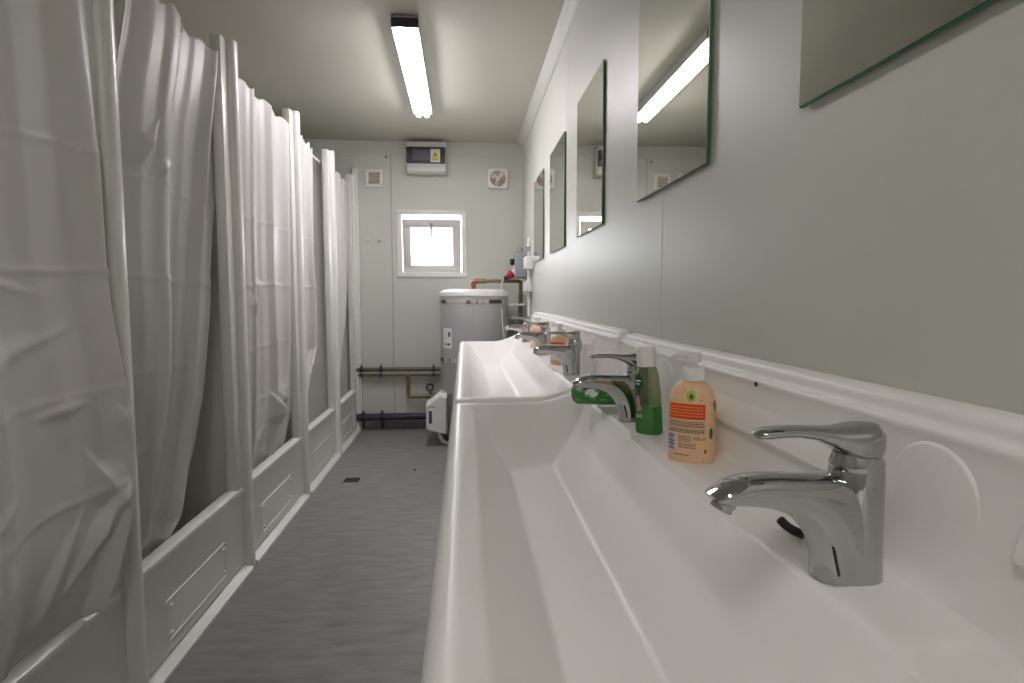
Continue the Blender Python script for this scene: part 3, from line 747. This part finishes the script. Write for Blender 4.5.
b = bmn(); tube(b, [(-.02, 0, 0), (.74, 0, 0)], .028, 18); obj('tube', b, 'drain', t)
for x in (.03, .17, .60):
    b = bmn(); tube(b, [(x - .014, 0, 0), (x + .014, 0, 0)], .034, 18); box(b, (x, .03, 0), (.02, .06, .02), .002); box(b, (x, 0, .04), (.014, .014, .02), .002); box(b, (x, 0, -.05), (.016, .02, dz - .035 if dz > .06 else .03), .002); obj('pipe_clip', b, 'black', t)

# ------------------------------------------------------------------ boiler
BX, BY, BR = .066, 4.19, .245
t = thing('water_boiler', 'tall grey cylindrical water boiler with white top in the far corner', 'boiler', (BX, BY, 0))
b = bmn(); lathe(b, [(.20, .035), (BR - .006, .036), (BR, .045), (BR, 1.02), (BR - .002, 1.026), (.1, 1.027)], n=72); obj('jacket', b, 'boiler', t)
b = bmn(); lathe(b, [(BR - .002, 1.015), (BR + .004, 1.016), (BR + .004, 1.028), (BR - .003, 1.046), (BR - .03, 1.060), (BR - .09, 1.066), (.001, 1.068)], n=72); obj('top_cover', b, 'white', t)
for z in (.978, .570):
    b = bmn(); lathe(b, [(BR - .002, z - .013), (BR + .003, z - .0125), (BR + .003, z + .0125), (BR - .002, z + .013)], n=72); obj('strap', b, 'strap', t)
b = bmn(); a = -PI / 2 - .06; box(b, ((BR + .001) * math.cos(a), (BR + .001) * math.sin(a), .53), (.008, .004, .96), .001, 1); obj('jacket_seam', b, 'boiler', t)
for a in (.6, 2.5, 4.2, 5.3):
    b = bmn(); lathe(b, [(.022, 0), (.026, .003), (.02, .036)], (.19 * math.cos(a), .19 * math.sin(a), 0), 16); obj('foot', b, 'black', t)
def cyl(a, z, off=0): return V(((BR + off) * math.sin(a), -(BR + off) * math.cos(a), z))
b = bmn(); patch(b, cyl, -1.08, -.70, .655, .795, .001, 8, 2); stk = obj('sticker', b, 'paper', t)
b = bmn(); disc_patch(b, cyl, -.80, .752, .055, .020, .0016, 14); obj('sticker_logo', b, 'blueink', stk)
b = bmn(); rnd = random.Random(2); patch(b, cyl, -.97, -.90, .676, .690, .0016, 3, 1); patch(b, cyl, -.87, -.77, .676, .690, .0016, 3, 1)
obj('sticker_blocks', b, 'ink', stk)
b = bmn()
for z in (.776, .762, .748, .734, .72): patch(b, cyl, -.99, -.90, z, z + .003, .0016, 3, 1)
obj('sticker_lines', b, 'grey', stk)
# white heater cover on its lower left
hx0, hx1 = -.272 - BX, -.128 - BX; yb = -.235
b = bmn(); prof = [(.105, -.145), (.125, -.205), (.285, -.215), (.315, -.185), (.345, -.12), (.350, -.06), (.095, -.06)]
prof2 = [(hx0 + .004, .125), (hx0 + .02, .112), (hx1 - .01, .085), (hx1, .092), (hx1, .338), (hx1 - .03, .352), (hx1 - .045, .352), (hx0 + .03, .300), (hx0 + .004, .285)]
rings(b, [[V((x if k < 2 else x * .985, y, z)) for x, z in prof2] for k, y in enumerate((-.10, -.30))] + [[V(((x - (hx0 + hx1) / 2) * .90 + (hx0 + hx1) / 2, -.318, (z - .22) * .93 + .22)) for x, z in prof2]])
hc = obj('heater_cover', b, 'white', t)
b = bmn(); box(b, (hx0 + .035, -.3185, .205), (.022, .002, .085), .001, 1); obj('heater_badge', b, 'blueink', hc)
b = bmn()
for k in range(4): box(b, (hx0 + .03 + k * .011, -.3185, .275), (.007, .002, .011))
obj('heater_lettering', b, 'grey', hc)
b = bmn(); tube(b, [(hx1 - .035, -.2, .345), (hx1 - .035, -.2, .37)], .012, 12); obj('cable_gland', b, 'white', hc)
b = bmn(); tube(b, bez([(hx1 - .055, -.21, .10), (hx1 - .05, -.215, .05), (hx1 - .02, -.235, .014), (hx1 + .05, -.27, .010), (hx1 + .16, -.29, .010)], 8), .012, 12)
obj('heater_cable', b, 'white', t)
# copper supply pipe from the boiler top
t = thing('supply_pipe', 'brass water pipe rising from the boiler top and turning down in the corner', 'pipe', (BX, BY, 1.06))
zt = .064; xe = .335
b = bmn(); tube(b, bez([(-.004, 0, .0), (-.004, 0, zt - .03)], 2), .016, 14)
tube(b, bez([(-.004, 0, zt - .034), (-.002, 0, zt - .012), (.006, 0, zt - .003), (.026, 0, zt)], 6), .019, 14); obj('copper_elbow', b, 'copper', t)
b = bmn(); tube(b, [(.022, 0, zt), (.085, 0, zt)], .019, 8); obj('union_nut', b, 'brass', t)
b = bmn(); tube(b, bez([(.07, 0, zt), (xe - .05, .01, zt), (xe - .012, .012, zt - .002), (xe, .012, zt - .014), (xe, .012, zt - .06), (xe, .012, -.55)], 6), .013, 14); obj('tube', b, 'brass', t)
b = bmn(); tube(b, [(xe, .012, -.03), (xe, .012, -.30)], .016, 12); obj('insulated_length', b, 'pipe', t)
t = thing('overflow_pipe', 'thin white pipe joining the boiler side to the brass pipe', 'pipe', (BX + .23, BY - .03, .955))
b = bmn(); tube(b, [(0, 0, 0), (.135, .0, 0)], .007, 10); obj('tube', b, 'white', t)
# ------------------------------------------------------------------ right wall, far end: socket, plug, conduit
gy0 = 4.06
t = thing('power_socket', 'grey industrial socket box on the right wall above the boiler', 'socket', (XR, 4.14, 1.235))
b = bmn(); box(b, (-.045, 0, 0), (.09, .15, .185), .012, 3); obj('housing', b, 'grey', t)
b = bmn(); lathe(b, [(.014, 0), (.014, .02), (.010, .03), (.001, .03)], (-.035, 0, .09), 16); obj('cable_gland', b, 'grey', t)
b = bmn(); r45 = Matrix.Rotation(math.radians(-125), 3, 'Y'); lathe(b, [(.024, 0), (.027, .01), (.027, .035), (.024, .04), (.001, .04)], (-.07, 0, -.035), 24, rot=r45); obj('socket_outlet', b, 'whitedim', t)
b = bmn(); box(b, (-.105, -.01, .022), (.03, .03, .045), .006); obj('switch_knob', b, 'black', t)
t = thing('power_plug', 'red industrial plug with a white cable hanging down to the boiler', 'plug', (XR - .100, 4.14, 1.180))
b = bmn(); lathe(b, [(.028, 0), (.031, .004), (.030, .025), (.024, .034), (.020, .05), (.001, .051)], (0, 0, 0), 24, rot=r45); obj('plug_body', b, 'red', t)
b = bmn(); d = r45 @ V((0, 0, 1)); lathe(b, [(.017, 0), (.015, .02), (.011, .028), (.001, .028)], d * .048, 20, rot=r45); obj('cable_clamp', b, 'drain', t)
e0 = d * .074
b = bmn(); tube(b, bez([e0, e0 + V((-.018, -.01, -.03)), e0 + V((-.025, -.06, -.12)), (-.085, -.12, -.30), (-.07, -.14, -.45), (-.03, -.16, -.62)], 8), .0062, 10); obj('cable', b, 'cream', t)
t = thing('conduit', 'white plastic conduit with two junction boxes on the right wall by the last mirror', 'conduit', (XR, 3.78, 1.0))
b = bmn(); box(b, (-.028, -.02, .228), (.056, .14, .085), .010, 3); obj('junction_box', b, 'white', t)
b = bmn(); box(b, (-.026, .06, .075), (.052, .10, .070), .010, 3); box(b, (-.026, .06, .035), (.03, .06, .03), .006); obj('junction_box', b, 'white', t)
b = bmn(); tube(b, [(-.016, .02, .19), (-.016, .02, .10)], .011, 12); tube(b, [(-.016, .055, .05), (-.016, .055, -.35)], .011, 12); obj('tube', b, 'white', t)
b = bmn(); tube(b, [(-.016, .10, .40), (-.016, .10, .0)], .009, 12); obj('tube', b, 'white', t)
b = bmn(); box(b, (-.02, .10, .33), (.03, .03, .03), .005); obj('pipe_clip', b, 'grey', t)

# ------------------------------------------------------------------ floor drain
t = thing('floor_drain', 'small dark square drain cover set in the grey floor', 'drain', (-.63, 3.2, 0))
b = bmn(); frame_bm(b, -.05, .05, -.05, .05, .008, -.003, .003, .001)
bmesh.ops.transform(b, matrix=Matrix.Rotation(PI / 2, 4, 'X'), verts=b.verts); obj('rim', b, 'grey', t)
b = bmn()
for k in range(5): box(b, (0, -.032 + .016 * k, .001), (.086, .007, .003), .0005, 1)
box(b, (0, 0, .0003), (.09, .09, .0006)); obj('grate', b, 'lampcap', t)
b = bmn(); lathe(b, [(.009, 0), (.008, .004), (.004, .006), (.001, .006)], (-.30, 3.36, 0), 10)
tag(obj('pebble', b, 'black'), 'tiny dark speck of dirt on the floor midway to the boiler', 'dirt')

# ------------------------------------------------------------------ light
w = bpy.data.worlds.new('sky'); S.world = w; w.use_nodes = True
bg = w.node_tree.nodes['Background']; bg.inputs['Color'].default_value = (.95, .97, 1, 1); bg.inputs['Strength'].default_value = 6.0
al = bpy.data.lights.new('window_daylight', 'AREA'); al.shape = 'RECTANGLE'; al.size = .45; al.size_y = .42; al.energy = 3.5; al.color = (.95, .97, 1)
ao = bpy.data.objects.new('window_daylight', al); COL.objects.link(ao); ao.location = (-.247, YE + .16, 1.41); ao.rotation_euler = (-PI / 2, 0, 0)

vs = S.view_settings
vs.view_transform = 'Standard'; vs.look = 'None'; vs.gamma = 1; vs.exposure = 0; vs.use_curve_mapping = False
vs.exposure = .62
S.cycles.max_bounces = 12; S.cycles.diffuse_bounces = 8; S.cycles.glossy_bounces = 6; S.cycles.transparent_max_bounces = 16
S.cycles.sample_clamp_indirect = 8
